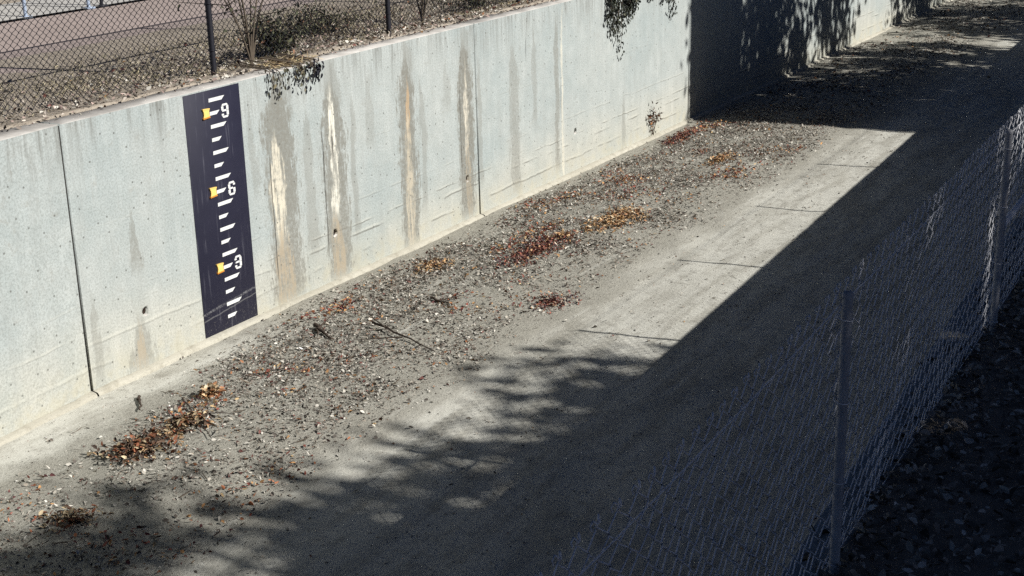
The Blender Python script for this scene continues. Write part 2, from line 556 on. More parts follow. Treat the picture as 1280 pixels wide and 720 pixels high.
# ------------------------------------------------------------------ gauge-side channel wall
wall = empty('channel_wall', (1.8, .2, 0), 'long pale stained concrete wall carrying the black gauge board', 'wall')
WEEPS = [(-1.3, .80), (2.2, .80), (5.5, .80), (9.0, .85)]
GAP, CH, TH = .013, .008, .46


def panel(x0, x1, holes, parent, rot=None):
    z0, z1 = -.3, H
    xsl = [x0 + CH] + sum([[hx - .06, hx + .06] for hx, hz in holes], []) + [x1 - CH]
    mb = MB()
    for a in range(len(xsl) - 1):
        hole = a % 2 == 1
        hz = holes[a // 2][1] if hole else 0
        zl = [z0, hz - .06, hz + .06, z1 - CH] if hole else [z0, z1 - CH]
        for b in range(len(zl) - 1):
            xa, xb, za, zb = xsl[a], xsl[a + 1], zl[b], zl[b + 1]
            if hole and b == 1:
                cx, cz = (xa + xb) / 2, (za + zb) / 2
                k = 16
                an = np.arange(k) * 2 * math.pi / k
                sq = .06 / np.maximum(abs(np.cos(an)), abs(np.sin(an)))
                O = np.stack([cx + sq * np.cos(an), 0 * an, cz + sq * np.sin(an)], 1)
                rr = .044 * (1 + .12 * np.sin(3 * an + cx))
                I = np.stack([cx + rr * np.cos(an), 0 * an, cz + rr * 1.25 * np.sin(an)], 1)
                D = I + [0, .2, 0]
                j = np.arange(k); j2 = (j + 1) % k
                mb.add(np.concatenate([O, I, D]), np.concatenate([np.stack([j, j2, j2 + k, j + k], 1), np.stack([j + k, j2 + k, j2 + 2 * k, j + 2 * k], 1)]))
                mb.add(D, np.arange(k)[None])
            else:
                mb.add([(xa, 0, za), (xb, 0, za), (xb, 0, zb), (xa, 0, zb)], [(0, 1, 2, 3)])
    R0 = [(x0 + CH, 0, z0), (x1 - CH, 0, z0), (x1 - CH, 0, z1 - CH), (x0 + CH, 0, z1 - CH)]
    R1 = [(x0, CH, z0), (x1, CH, z0), (x1, CH, z1), (x0, CH, z1)]
    R2 = [(x0, TH, z0), (x1, TH, z0), (x1, TH, z1), (x0, TH, z1)]
    V = R0 + R1 + R2
    F = []
    for o in (0, 4):
        for i in range(4):
            F.append((o + i, o + (i + 1) % 4, o + 4 + (i + 1) % 4, o + 4 + i)[::-1])
    F.append((8, 9, 10, 11)[::-1])
    mb.add(V, F)
    if rot:
        for v in mb.v:
            c, s = math.cos(KINK), math.sin(KINK)
            dx, dy = v[:, 0] - JOINTS[1], v[:, 1].copy()
            v[:, 0] = JOINTS[1] + c * dx - s * dy
            v[:, 1] = s * dx + c * dy
    o = mb.build('panel', MAT['wall'], parent)
    o.matrix_parent_inverse = parent.matrix_world.inverted()
    o.location = (-parent.location.x, -parent.location.y, -parent.location.z)
    return o


def place(o, parent):
    """child keeps its world-space mesh coordinates"""
    o.parent = parent
    o.matrix_parent_inverse = Matrix()
    o.location = -parent.location
    return o


def kinked(mb):
    for v in mb.v:
        c, s = math.cos(KINK), math.sin(KINK)
        dx, dy = v[:, 0] - JOINTS[1], v[:, 1].copy()
        v[:, 0] = JOINTS[1] + c * dx - s * dy
        v[:, 1] = s * dx + c * dy
    return mb


bpy.context.view_layer.update()
for a in range(len(JOINTS) - 1):
    x0, x1 = JOINTS[a], JOINTS[a + 1]
    hs = [h for h in WEEPS if x0 < h[0] < x1]
    o = panel(x0 + GAP, x1 - GAP, hs, wall, rot=(a == 0))
    o.matrix_parent_inverse = Matrix()
    # footing kicker along the base, rough top
    mb = MB()
    n = 60
    fx = np.linspace(x0 + GAP, x1 - GAP, n)
    jit = lambda s: (np.random.default_rng(a + 3).normal(size=n)) * s
    prof = [(-.085, -.1), (-.08 , .145), (-.062, .165), (.006, .178)]
    V = np.stack([np.stack([fx, np.full(n, p[0]) + jit(.006), np.full(n, p[1]) + jit(.004)], 1) for p in prof], 1)
    i = np.arange(n - 1)[:, None] * 4
    j = np.arange(3)[None]
    mb.add(V.reshape(-1, 3), np.stack([i + j, i + j + 4, i + j + 5, i + j + 1], -1).reshape(-1, 4)[:, ::-1])
    if a == 0:
        kinked(mb)
    place(mb.build('footing', MAT['coping'], smooth=False), wall)
    if a:
        mb = MB().box(x0 - GAP * 1.4, x0 + GAP * 1.4, .016, .4, .1, H - .02)
        place(mb.build('joint_filler', MAT['joint']), wall)
for hx, hz in WEEPS:
    mb = MB()
    k = 14
    an = np.arange(k) * 2 * math.pi / k
    ring = lambda r, y: np.stack([hx + r * np.cos(an), np.full(k, y), hz + r * np.sin(an)], 1)
    V = np.concatenate([ring(.038, .03), ring(.031, .03), ring(.031, .17), ring(.038, .17)])
    j = np.arange(k); j2 = (j + 1) % k
    mb.add(V, np.concatenate([np.stack([j + o * k, j2 + o * k, j2 + ((o + 1) % 4) * k, j + ((o + 1) % 4) * k], 1) for o in range(4)]))
    place(mb.build('weep_pipe', MAT['hole']), wall)

# ------------------------------------------------------------------ staff gauge
gauge = empty('staff_gauge', (.08, -.004, .22), 'tall black depth gauge board with white ticks and numerals 9, 6 and 3', 'gauge board')
mb = MB()
BX0, BX1, BZ0, BZ1 = -.395, .548, .182, 3.035
ch = .003
V = [(BX0, .002, BZ0), (BX1, .002, BZ0), (BX1, .002, BZ1), (BX0, .002, BZ1),
     (BX0, -.005, BZ0), (BX1, -.005, BZ0), (BX1, -.005, BZ1), (BX0, -.005, BZ1),
     (BX0 + ch, -.008, BZ0 + ch), (BX1 - ch, -.008, BZ0 + ch), (BX1 - ch, -.008, BZ1 - ch), (BX0 + ch, -.008, BZ1 - ch)]
F = [(8, 9, 10, 11)] + [(o + i, o + (i + 1) % 4, o + 4 + (i + 1) % 4, o + 4 + i) for o in (0, 4) for i in range(4)]
place(MB().add(V, F).build('board', MAT['board']), gauge)


def plate(poly, y0, y1):
    """extruded flat polygon in the x-z plane"""
    mb = MB()
    n = len(poly)
    V = [(x, y0, z) for x, z in poly] + [(x, y1, z) for x, z in poly]
    mb.add(V, [tuple(range(n, 2 * n))])
    mb.add(V, [(i, (i + 1) % n, n + (i + 1) % n, n + i) for i in range(n)])
    return mb


for i in range(18):
    z = (9.5 - .5 * i) * .3048
    if i % 2 == 0:
        poly = [(.008, z + .004), (.225, z + .004), (.278, z + .046), (.012, z + .046)]
    else:
        poly = [(.008, z + .004), (.125, z + .004), (.176, z + .045), (.012, z + .045)]
    place(plate(poly, -.0075, -.0115).build('tick_mark', MAT['white']), gauge)

def strokes(sets, x0, z0, wx, hz):
    mb = MB()
    for poly in sets:
        n = len(poly)
        V = [(x0 + x * wx, y, z0 + z * hz) for y in (-.0075, -.0115) for x, z in poly]
        mb.add(V, [tuple(range(n, 2 * n))])
        mb.add(V, [(i, (i + 1) % n, n + (i + 1) % n, n + i) for i in range(n)])
    return mb
q = .24
SEG = {  # stencil strokes in a unit box
    'T': [(.20, 1), (.80, 1), (.96, .86), (.66, .86), (.34, .86), (.04, .86)],
    'UL': [(0, .83), (.30, .83), (.30, .55), (0, .55)],
    'UR': [(.70, .83), (1, .83), (1, .53), (.70, .53)],
    'M': [(.10, .52), (.30, .58), (.66, .58), (.66, .45), (.10, .45)],
    'LL': [(0, .43), (.30, .43), (.30, .17), (0, .17)],
    'LR': [(.70, .50), (1, .50), (1, .17), (.70, .17)],
    'B': [(.04, .14), (.34, .14), (.66, .14), (.96, .14), (.80, 0), (.20, 0)],
    'LLs': [(0, .30), (.30, .30), (.30, .17), (0, .17)],
    'ULs': [(0, .83), (.30, .83), (.30, .70), (0, .70)],
    'URs': [(.70, .83), (1, .83), (1, .70), (.70, .70)],
}
for z0, segs in ((2.682, ['T', 'UL', 'UR', 'M', 'LR', 'B', 'LLs']), (1.762, ['T', 'UL', 'LL', 'M', 'LR', 'B', 'URs']), (.858, ['T', 'UR', 'M', 'LR', 'B', 'ULs', 'LLs'])):
    place(strokes([SEG[s] for s in segs], .210, z0, .122, .162).build('numeral', MAT['white']), gauge)
for zt in (9, 6, 3):
    z = zt * .3048
    # small proud marker block with flared top and bottom flanges
    poly = [(-.118, z + .095), (-.004, z + .088), (-.012, z + .062), (-.012, z + .022), (-.004, z - .012), (-.118, z - .018), (-.100, z + .03), (-.102, z + .062)]
    blk = place(plate(poly, -.0075, -.026).build('marker_block', MAT['yellow']), gauge)
    flange = plate([(-.119, z - .004), (-.003, z + .002), (-.003, z - .014), (-.119, z - .020)], -.009, -.030)
    fl = flange.build('flange', MAT['orange'])
    fl.parent = blk
    tp = plate([(-.119, z + .100), (-.003, z + .093), (-.004, z + .082), (-.118, z + .089)], -.009, -.030)
    f2 = tp.build('flange', MAT['yellow'])
    f2.parent = blk

# ------------------------------------------------------------------ fence-side channel wall
rw = empty('channel_wall', (0, -9.2, 0), 'shaded concrete wall below the grey chain link fence on the near bank', 'wall')
RJ = list(np.arange(-18, 71, 8.0))
for a in range(len(RJ) - 1):
    xa, xb = RJ[a] + .006, RJ[a + 1] - .006
    mb = MB()
    pr = lambda x: [(x, float(yR(x)), -.3), (x, float(yR(x)), ZR - .015), (x, float(yR(x)) - .015, ZR), (x, float(yF(x)) - .07, ZR), (x, float(yF(x)) - .07, -.3)]
    V = pr(xa) + pr(xb)
    mb.add(V, [(i, (i + 1) % 5, 5 + (i + 1) % 5, 5 + i) for i in range(5)])
    mb.add(V, [(4, 3, 2, 1, 0), (5, 6, 7, 8, 9)])
    place(mb.build('panel', MAT['rwall']), rw)


# ------------------------------------------------------------------ chain link
def chain_link(length, height, w, h, r, k, rnd=2, seed=0, warp=.0, knuckle=False):
    """woven wires: each zigzags up between two columns and hooks round its neighbours at the bends"""
    g = np.random.default_rng(seed)
    mb = MB()
    nseg = int(height / (h / 2))
    pts = []
    sx = w / 2
    for i in range(nseg + 1):
        s = -1 if i % 2 == 0 else 1
        ov = r * 1.1
        if rnd:
            for dz, dx in ((-.10, -.10), (0, 0), (.10, -.10)):
                pts.append((s * (sx / 2 + ov) + s * dx * sx, s * r * (.9 if dz == 0 else -.6 if dz > 0 else 1.2), (i + dz * 1.2) * h / 2))
        else:
            pts.append((s * (sx / 2 + ov), s * r, i * h / 2))
    base = np.array(pts)
    base[:, 2] = np.clip(base[:, 2], 0, None)
    if knuckle:
        e = base[-1]
        s = 1 if e[0] > 0 else -1
        top = np.array([(e[0] - s * .004, 0, e[2] + .010), (e[0] - s * .012, .004, e[2] + .018), (e[0] - s * .020, .006, e[2] + .008), (e[0] - s * .018, .004, e[2] - .006)])
        base = np.concatenate([base, top])
    nw = int(round(length / sx))
    for j in range(nw):
        P = base.copy()
        if j % 2:
            P[:, 0] *= -1
        P[:, 0] += (j + .5) * sx
        if warp:
            u, z = P[:, 0], P[:, 2]
            P[:, 1] += warp * (fbm(u * 2.2 + seed * 3, z * 2.2, 2) - .4)
            P[:, 0] += warp * .9 * (fbm(u * 3.1 + 40, z * 2.7 + seed, 2) - .4)
            P[:, 2] += warp * .6 * (fbm(u * 2.7 + 11, z * 3.1 + seed, 2) - .4) + (g.normal() * .004)
        V, F = tube(P, r, k)
        mb.add(V, F)
    return mb


def ring_tie(x, y, z, r):
    a = np.linspace(0, 2 * math.pi, 13)
    return np.stack([x + r * np.cos(a), y + r * np.sin(a), z + .006 * np.sin(a)], 1)


def pipe(name, P0, P1, r, mat, parent, k=14, cap=True):
    mb = MB()
    P = np.linspace(np.array(P0, float), np.array(P1, float), 3)
    add_tube(mb, P, r, k, cap=cap)
    o = mb.build(name, mat, smooth=False)
    if k > 8:
        o.data.polygons.foreach_set('use_smooth', np.array([len(p.vertices) == 4 for p in o.data.polygons]))
    return place(o, parent)


# black fence along the top of the stained wall
bf = empty('chain_link_fence', (0.8, .55, 3.05), 'tall black chain link fence standing behind the stained wall', 'fence')
BP = [.8 + 3.68 * i for i in range(-3, 8)]
FH = 2.95
me = chain_link(3.68, FH - .12, .088, .076, .0048, 3, rnd=0, seed=1).mesh('wire_mesh')
me.materials.append(MAT['blackmetal'])
for i in range(len(BP) - 1):
    x0 = BP[i]
    yy = .58 + float(wall_y(x0))
    o = bpy.data.objects.new('wire_mesh', me)
    COL.objects.link(o)
    o.parent = bf
    o.location = Vector((x0, yy + .045, 3.13)) - bf.location
    if x0 < JOINTS[1] - 1:
        o.rotation_euler.z = KINK
    tag(o, kind='stuff')
for x0 in BP:
    yy = .58 + float(wall_y(x0))
    p = pipe('post', (x0, yy, 2.9), (x0, yy, 3.05 + FH), .036, MAT['blackmetal'], bf)
    for zz in (3.35, 3.9, 4.5):
        mb = MB()
        add_tube(mb, ring_tie(x0, yy, zz, .041), .004, 4)
        place(mb.build('tie', MAT['blackmetal']), bf)
for zz, rr in ((3.05 + FH, .024), (3.05 + 1.5, .021)):
    for i in range(len(BP) - 1):
        xa, xb = BP[i], BP[i + 1]
        pipe('rail', (xa, .58 + float(wall_y(xa)), zz), (xb, .58 + float(wall_y(xb)), zz), rr, MAT['blackmetal'], bf, 10)

# grey fence on the near bank
gf = empty('chain_link_fence', (-7.36, float(yF(-7.36)), ZR), 'low galvanised chain link fence on the near bank in shade', 'fence')
GP = [-13.46, -10.41, -7.36, -4.31, -1.0] + [2.75 + 3.12 * i for i in range(0, 14)]
GH = 1.16
meshes = [chain_link(3.05, GH - .03, .102, .090, .0027, 4, rnd=1, seed=s, warp=.05, knuckle=True).mesh('wire_mesh') for s in (2, 5)]
for m_ in meshes:
    m_.materials.append(MAT['galv'])
far = chain_link(3.05, GH - .03, .088, .082, .0021, 3, rnd=0, seed=7).mesh('wire_mesh')
far.materials.append(MAT['galv'])
ang = math.atan(.021)
for i in range(len(GP) - 1):
    xa, xb = GP[i], GP[i + 1]
    o = bpy.data.objects.new('wire_mesh', meshes[i % 2] if xa < 0 else far)
    COL.objects.link(o)
    o.parent = gf
    o.location = Vector((xa, float(yF(xa)) + .036, ZR + .03)) - gf.location
    o.rotation_euler.z = ang
    o.scale.x = (xb - xa) / 3.05
    tag(o, kind='stuff')
for x0 in GP:
    yy = float(yF(x0))
    pipe('post', (x0, yy, ZR - .05), (x0, yy, ZR + GH - .01), .0195, MAT['post'], gf, 16)
    mb = MB()
    a = np.linspace(0, 1, 5)
    for t_ in range(4):
        pass
    V = []
    k = 16
    an = np.arange(k) * 2 * math.pi / k
    prof = [(.0208, 0), (.0208, .012), (.015, .020), (.003, .022)]
    for rr, zz in prof:
        V += [(x0 + rr * math.cos(q_), yy + rr * math.sin(q_), ZR + GH - .02 + zz) for q_ in an]
    j = np.arange(k); j2 = (j + 1) % k
    mb.add(V, np.concatenate([np.stack([j + o_ * k, j2 + o_ * k, j2 + (o_ + 1) * k, j + (o_ + 1) * k], 1) for o_ in range(3)]))
    place(mb.build('post_cap', MAT['post'], smooth=True), gf)
    for zz in (ZR + GH - .10, ZR + GH - .42, ZR + GH - .74, ZR + .08):
        mb = MB()
        add_tube(mb, ring_tie(x0, yy + .006, zz, .028), .0022, 5)
        place(mb.build('tie', MAT['galv']), gf)
for i in range(len(GP) - 1):
    xa, xb = GP[i], GP[i + 1]
    n = 14
    u = np.linspace(0, 1, n)
    for zz, sag in ((ZR + GH - .055, .02), (ZR + .05, .01)):
        mb = MB()
        P = np.stack([xa + (xb - xa) * u, yF(xa + (xb - xa) * u) + .028, zz - sag * 4 * u * (1 - u)], 1)
        add_tube(mb, P, .0026, 5)
        place(mb.build('tension_wire', MAT['galv']), gf)
# brace pipe beside the second post in view
pipe('brace_rail', (GP[3], float(yF(GP[3])), ZR + .62), (GP[4], float(yF(GP[4])), ZR + .62), .020, MAT['galv'], gf, 12)

# ------------------------------------------------------------------ leaf litter on the channel floor
def palette(n, kinds, probs, gen, jitter=.25):
    k = gen.choice(len(kinds), n, p=np.array(probs) / sum(probs))
    c = np.array(kinds)[k] * (1 + jitter * gen.normal(size=(n, 1)))
    return np.clip(c, .005, .9)


BROWNS = [(.12, .105, .092), (.20, .17, .145), (.30, .265, .22), (.42, .39, .335), (.56, .53, .47), (.26, .12, .06), (.15, .065, .055), (.38, .22, .10)]
PR = [.20, .17, .15, .18, .22, .04, .06, .03]


def litter_density(x, y):
    yy = y - wall_y(x)
    near = np.clip((1.5 - x) / 5, 0, 1)                   # towards the camera the wall side is swept bare
    inner = -.12 - .75 * near + .5 * (fbm(x * .8, y * 0 + 2, 2) - .45)
    outer = -3.15 + .7 * (fbm(x * .7 + 5, y * 0 + 8, 3) - .45) - .35 * near
    d = np.clip((inner - yy) / .35, 0, 1) * np.clip((yy - outer) / .7, 0, 1)
    n = np.clip((fbm(x * 1.2, y * 1.5, 4) - .33) * 4.2, 0.0, 1)
    bare = np.exp(-(((x - 2.3) / 1.1) ** 2 + ((y + 2.25) / .5) ** 2))
    return d * (.30 + .70 * n) * (1 - .8 * bare) * (1 - .55 * np.clip((-1.0 - x) / 2.5, 0, 1)) * .85 + .008


def scatter(n, x0, x1, y0, y1, dens, gen):
    X = gen.uniform(x0, x1, n); Y = gen.uniform(y0, y1, n)
    k = gen.random(n) < dens(X, Y)
    return X[k], Y[k]


def flat_leaves(mb, X, Y, zf, L, cols, gen, tilt=.45, lift=.012, aspect=(.35, .75)):
    n = len(X)
    a = gen.uniform(0, 2 * math.pi, n)
    D = np.stack([np.cos(a), np.sin(a), gen.normal(size=n) * tilt * .6], 1)
    Nn = np.stack([gen.normal(size=n) * tilt, gen.normal(size=n) * tilt, np.ones(n)], 1)
    P = np.stack([X, Y, zf(X, Y) + lift * (.3 + gen.random(n))], 1)
    W = L * gen.uniform(*aspect, n)
    add_leaves(mb, P, D, Nn, L, W, cols, gen.uniform(-.2, .6, n), gen.uniform(-.35, .35, n))


g = np.random.default_rng(21)
mb = MB()
X, Y = scatter(230000, -6, 16, -4.8, .0, litter_density, g)
flat_leaves(mb, X, Y, floor_z, (.014 + .046 * g.random(len(X)) ** 1.8), palette(len(X), BROWNS, PR, g), g, .7, .012, (.2, .7))
# rusty leaves washed into loose bands
X, Y = scatter(60000, -5, 14, -3.6, -.1, lambda x, y: np.clip((fbm(x * .9 + 31, y * 1.6 + 12, 3) - .50) * 6, 0, 1) * litter_density(x, y) * .9, g)
flat_leaves(mb, X, Y, floor_z, g.uniform(.025, .065, len(X)), palette(len(X), [(.36, .14, .07), (.24, .08, .06), (.48, .27, .12), (.55, .40, .22), (.12, .05, .05)], [2, 2, 2, 1, 1.5], g), g, .8, .022, (.25, .7))
# bits of twig and leaf stalk
X, Y = scatter(5200, -6, 15, -4.6, 0, litter_density, g)
flat_leaves(mb, X, Y, floor_z, g.uniform(.06, .20, len(X)), palette(len(X), [(.06, .05, .04), (.16, .13, .10), (.40, .36, .29)], [2, 2, 1.4], g), g, .3, .02, (.035, .07))
X, Y = scatter(24000, 16, 45, -4.5, 0, litter_density, g)
flat_leaves(mb, X, Y, floor_z, g.uniform(.04, .09, len(X)), palette(len(X), BROWNS, PR, g), g)
# sparse leaves on the packed strip and in the shade
X, Y = scatter(11000, -7, 24, -8.6, -3.0, lambda x, y: .10 + .9 * (fbm(x * 1.7, y * 2.2, 3) > .60), g)
flat_leaves(mb, X, Y, floor_z, g.uniform(.012, .038, len(X)), palette(len(X), BROWNS, PR, g), g)
X, Y = scatter(2200, -6, 14, -1.2, -.1, lambda x, y: .4 + 0 * x, g)
flat_leaves(mb, X, Y, floor_z, g.uniform(.010, .030, len(X)), palette(len(X), BROWNS, PR, g), g)
tag(mb.build('leaf_litter', MAT['litter']), 'loose drift of dead brown leaves spread over the channel floor', 'leaf litter', kind='stuff')

# gravel and clods
mb = MB()
X, Y = scatter(90000, -6.5, 15, -8.6, -.05, lambda x, y: .05 + .8 * litter_density(x, y), g)
n = len(X)
s = g.uniform(.004, .011, n) * np.where(g.random(n) < .04, 2.0, 1)
oct_ = np.array([(1, 0, 0), (-1, 0, 0), (0, 1, 0), (0, -1, 0), (0, 0, .7), (0, 0, -.7)], float)
octf = np.array([(0, 2, 4), (2, 1, 4), (1, 3, 4), (3, 0, 4), (2, 0, 5), (1, 2, 5), (3, 1, 5), (0, 3, 5)])
V = oct_[None] * s[:, None, None] * g.uniform(.6, 1.3, (n, 6, 1))
an = g.uniform(0, 6.28, n)
Rz = np.stack([np.stack([np.cos(an), -np.sin(an), 0 * an], 1), np.stack([np.sin(an), np.cos(an), 0 * an], 1), np.stack([0 * an, 0 * an, 1 + 0 * an], 1)], 1)
V = np.einsum('nij,nkj->nki', Rz, V) + np.stack([X, Y, floor_z(X, Y) + s * .3], 1)[:, None]
cols = palette(n, [(.40, .385, .345), (.50, .485, .44), (.28, .265, .235), (.6, .58, .54)], [.4, .3, .2, .1], g, .15)
mb.add(V.reshape(-1, 3), (np.arange(n)[:, None, None] * 6 + octf[None]).reshape(-1, 3), np.repeat(cols, 6, 0))
tag(mb.build('gravel', MAT['stone']), 'small grey gravel and clods on the channel floor', 'gravel', kind='stuff')


def leaf_pile(cx, cy, rx, ry, h, n, kinds, probs, L, label, seed, tilt=.8):
    gg = np.random.default_rng(seed)
    mb = MB()
    n = int(n * 1.7)
    a = gg.uniform(0, 6.283, n); r = np.minimum(np.abs(gg.normal(size=n)) * .5, .85) * (.5 + .9 * fbm(np.cos(a) * 2 + seed, np.sin(a) * 2, 2))
    X = cx + rx * r * np.cos(a); Y = cy + ry * r * np.sin(a)
    # keep the one connected heap, drop strays
    near = (X[:, None] - X[None]) ** 2 + (Y[:, None] - Y[None]) ** 2 < .052 ** 2
    comp = np.zeros(n, bool); comp[np.argmin(r)] = True
    for _ in range(400):
        nxt = near[comp].any(0) | comp
        if nxt.sum() == comp.sum():
            break
        comp = nxt
    X, Y, r, a = X[comp], Y[comp], r[comp], a[comp]
    n = len(X)
    Z = floor_z(X, Y) + h * np.clip(1 - r * r, 0, 1) * gg.random(n)
    b = gg.uniform(0, 6.283, n)
    D = np.stack([np.cos(b), np.sin(b), gg.normal(size=n) * .45], 1)
    Nn = np.stack([gg.normal(size=n) * tilt, gg.normal(size=n) * tilt, np.ones(n)], 1)
    LL = gg.uniform(*L, n) * .72
    add_leaves(mb, np.stack([X, Y, Z + .008], 1), D, Nn, LL, LL * gg.uniform(.25, .6, n), palette(n, kinds, probs, gg), gg.uniform(0, .8, n), gg.uniform(-.4, .5, n))
    return tag(mb.build('leaf_pile', MAT['litter']), label, 'leaf pile', 'heaps of dead leaves on the channel floor')


OR = [(.48, .29, .14), (.56, .40, .24), (.34, .17, .09), (.14, .09, .07), (.60, .49, .34)]
RD = [(.29, .11, .08), (.17, .075, .065), (.08, .05, .06), (.44, .26, .15), (.52, .43, .34)]
DK = [(.13, .085, .06), (.07, .05, .04), (.28, .11, .06), (.38, .25, .14), (.46, .37, .24)]
leaf_pile(6.35, -2.10, 1.55, .50, .09, 760, OR, [3, 3, 2, 1, 1.5], (.04, .10), 'orange leaf heap farther along the drift, beside the pale tyre strip', 1)
leaf_pile(4.45, -1.75, 1.95, .60, .07, 950, RD, [2.2, 2, 1.5, 1, .6], (.04, .09), 'dark red leaf heap in the middle of the drift', 2)
leaf_pile(5.15, -1.80, .55, .34, .10, 140, OR, [3, 2, 1, 1, 1], (.04, .09), 'small orange leaf heap joining the dark red one', 3)
leaf_pile(3.25, -.80, .75, .42, .08, 280, OR, [2, 2, 1, 2, 1.5], (.04, .09), 'tan leaf heap close to the wall footing, by a broken dark branch', 4)
leaf_pile(10.6, -2.0, 1.2, .50, .08, 330, OR, [2, 2, 1.5, 1, 1], (.05, .10), 'orange leaf heap at the far end of the sunlit drift', 5)
leaf_pile(12.3, -.5, 2.2, .42, .06, 600, RD, [3, 2, 1, 1.5, .5], (.04, .09), 'reddish leaf heap against the wall near the shadow edge', 6)
leaf_pile(2.6, -3.0, .8, .5, .06, 300, RD, [2, 2, 2, .6, 1], (.03, .08), 'dark purple leaf heap at the edge of the packed strip', 7)
leaf_pile(-3.1, -1.55, .95, .70, .09, 480, DK, [2, 2, 1.5, 1.5, 1], (.04, .11), 'big dark brown leaf heap nearest the lower left corner', 8)
leaf_pile(-1.72, -1.22, .18, .14, .12, 110, OR, [2, 3, 1, .6, 2], (.06, .12), 'small rust coloured leaf heap below the gauge board', 9)
leaf_pile(-2.45, -1.55, .55, .30, .07, 260, DK, [1.5, 1, 1, 2, 2], (.04, .11), 'tan leaf heap with stems between the dark heap and the rust one', 10)
leaf_pile(-4.5, -2.1, .40, .40, .08, 150, DK, [1.5, 1, 1, 1.5, 2], (.04, .09), 'pale leaf heap at the left edge of the picture', 12)

def twig(pts, r0, label, seed, branches=(), name='fallen_branch'):
    gg = np.random.default_rng(seed)
    mb = MB()
    def path(A, B, n, wob):
        t_ = np.linspace(0, 1, n)
        P = np.stack([A[0] + (B[0] - A[0]) * t_, A[1] + (B[1] - A[1]) * t_], 1) + gg.normal(size=(n, 2)) * wob
        z = floor_z(P[:, 0], P[:, 1]) + A[2] + (B[2] - A[2]) * t_
        return np.concatenate([P, z[:, None]], 1)
    P = path(*pts, 9, .012)
    add_tube(mb, P, np.linspace(r0, r0 * .35, 9), 6, cap=True)
    for b in branches:
        add_tube(mb, path(b[0], b[1], 6, .008), np.linspace(r0 * .6, r0 * .2, 6), 5, cap=True)
    return tag(mb.build(name, MAT['twig'], smooth=True), label, 'branch', 'fallen branches on the channel floor')


twig(((.55, -.88, .05), (.30, -1.30, .02)), .028, 'thick dark broken branch lying nearest the gauge board', 1, [((.45, -1.0, .05), (.75, -.95, .10)), ((.5, -.95, .04), (.28, -1.12, .03))])
twig(((.85, -1.5, .06), (.42, -2.65, .03)), .016, 'long thin curved branch lying across the leaf drift', 2, [((.75, -1.75, .05), (.95, -1.35, .16)), ((.6, -2.1, .04), (.32, -1.62, .03))])
twig(((3.45, -.62, .02), (3.15, -.95, .06)), .026, 'short dark branch stub sticking up beside the wall footing', 3, [((3.4, -.68, .03), (3.52, -.58, .16))])
twig(((2.05, -1.55, .03), (1.9, -2.0, .03)), .02, 'dark stick at the left end of the drift, in front of the stained wall', 4, [((2.0, -1.7, .03), (2.2, -1.9, .05))])
twig(((-1.9, -1.0, .03), (-2.6, -2.0, .03)), .012, 'pale stick across the leaves near the lower left heap', 5, [((-2.2, -1.4, .03), (-2.0, -1.9, .05))])
twig(((-2.05, -.55, .02), (-2.35, -.85, .03)), .018, 'little dark stick on bare silt below the first wall joint', 6)

# ------------------------------------------------------------------ plants on the far bank
g = np.random.default_rng(8)
GR = [(.050, .055, .034), (.075, .08, .046), (.13, .13, .075), (.030, .032, .026), (.24, .22, .15)]
def blades(n, x0, x1, y0, y1, Lr, cols, zf, gen, dens=None):
    mb = MB()
    X = gen.uniform(x0, x1, n); Y = gen.uniform(y0, y1, n)
    if dens is not None:
        k = gen.random(n) < dens(X, Y); X, Y = X[k], Y[k]
    n = len(X)
    L = gen.uniform(*Lr, n)
    a = gen.uniform(0, 6.283, n)
    D = np.stack([np.cos(a) * .8, np.sin(a) * .8, gen.uniform(.25, 1.3, n)], 1)
    Nn = np.stack([-np.sin(a), np.cos(a), 0 * a], 1) + gen.normal(size=(n, 3)) * .6
    add_leaves(mb, np.stack([X, Y + wall_y(X), zf(X, Y)], 1), D, Nn, L, L * .10 + .003, cols(n), .1, gen.uniform(0, .6, n))
    return mb


mb = blades(30000, -6, 10, .46, 3.6, (.025, .085), lambda n: palette(n, [(.46, .40, .27), (.36, .32, .22), (.24, .22, .15), (.55, .49, .37), (.14, .12, .09)], [3, 3, 2.4, 1, 1.2], g), bank_z, g,
            lambda x, y: np.clip((3.4 - y) / 1.6, .06, 1) * np.clip((fbm(x * 1.3, y * 1.3, 3) - .25) * 3, .1, 1))
tag(mb.build('dry_grass', MAT['litter']), 'dry yellow grass and weeds behind the black fence', 'grass', kind='stuff')
mb = MB()
X, Y = scatter(16000, -5, 12, .16, 2.8, lambda x, y: np.clip((2.7 - y) / 2, .05, 1) * np.clip(.25 + .10 * (x + 2), .15, .8), g)
flat_leaves(mb, X, Y, lambda x, y: np.maximum(bank_z(x, y), np.where(y < .47, H, 0)), g.uniform(.025, .075, len(X)), palette(len(X), BROWNS + [(.42, .32, .28), (.5, .44, .38)], PR + [.25, .3], g), g, .7, .03)
tag(mb.build('bank_litter', MAT['litter']), 'brown leaf litter on the bank behind the wall top', 'leaf litter', kind='stuff')


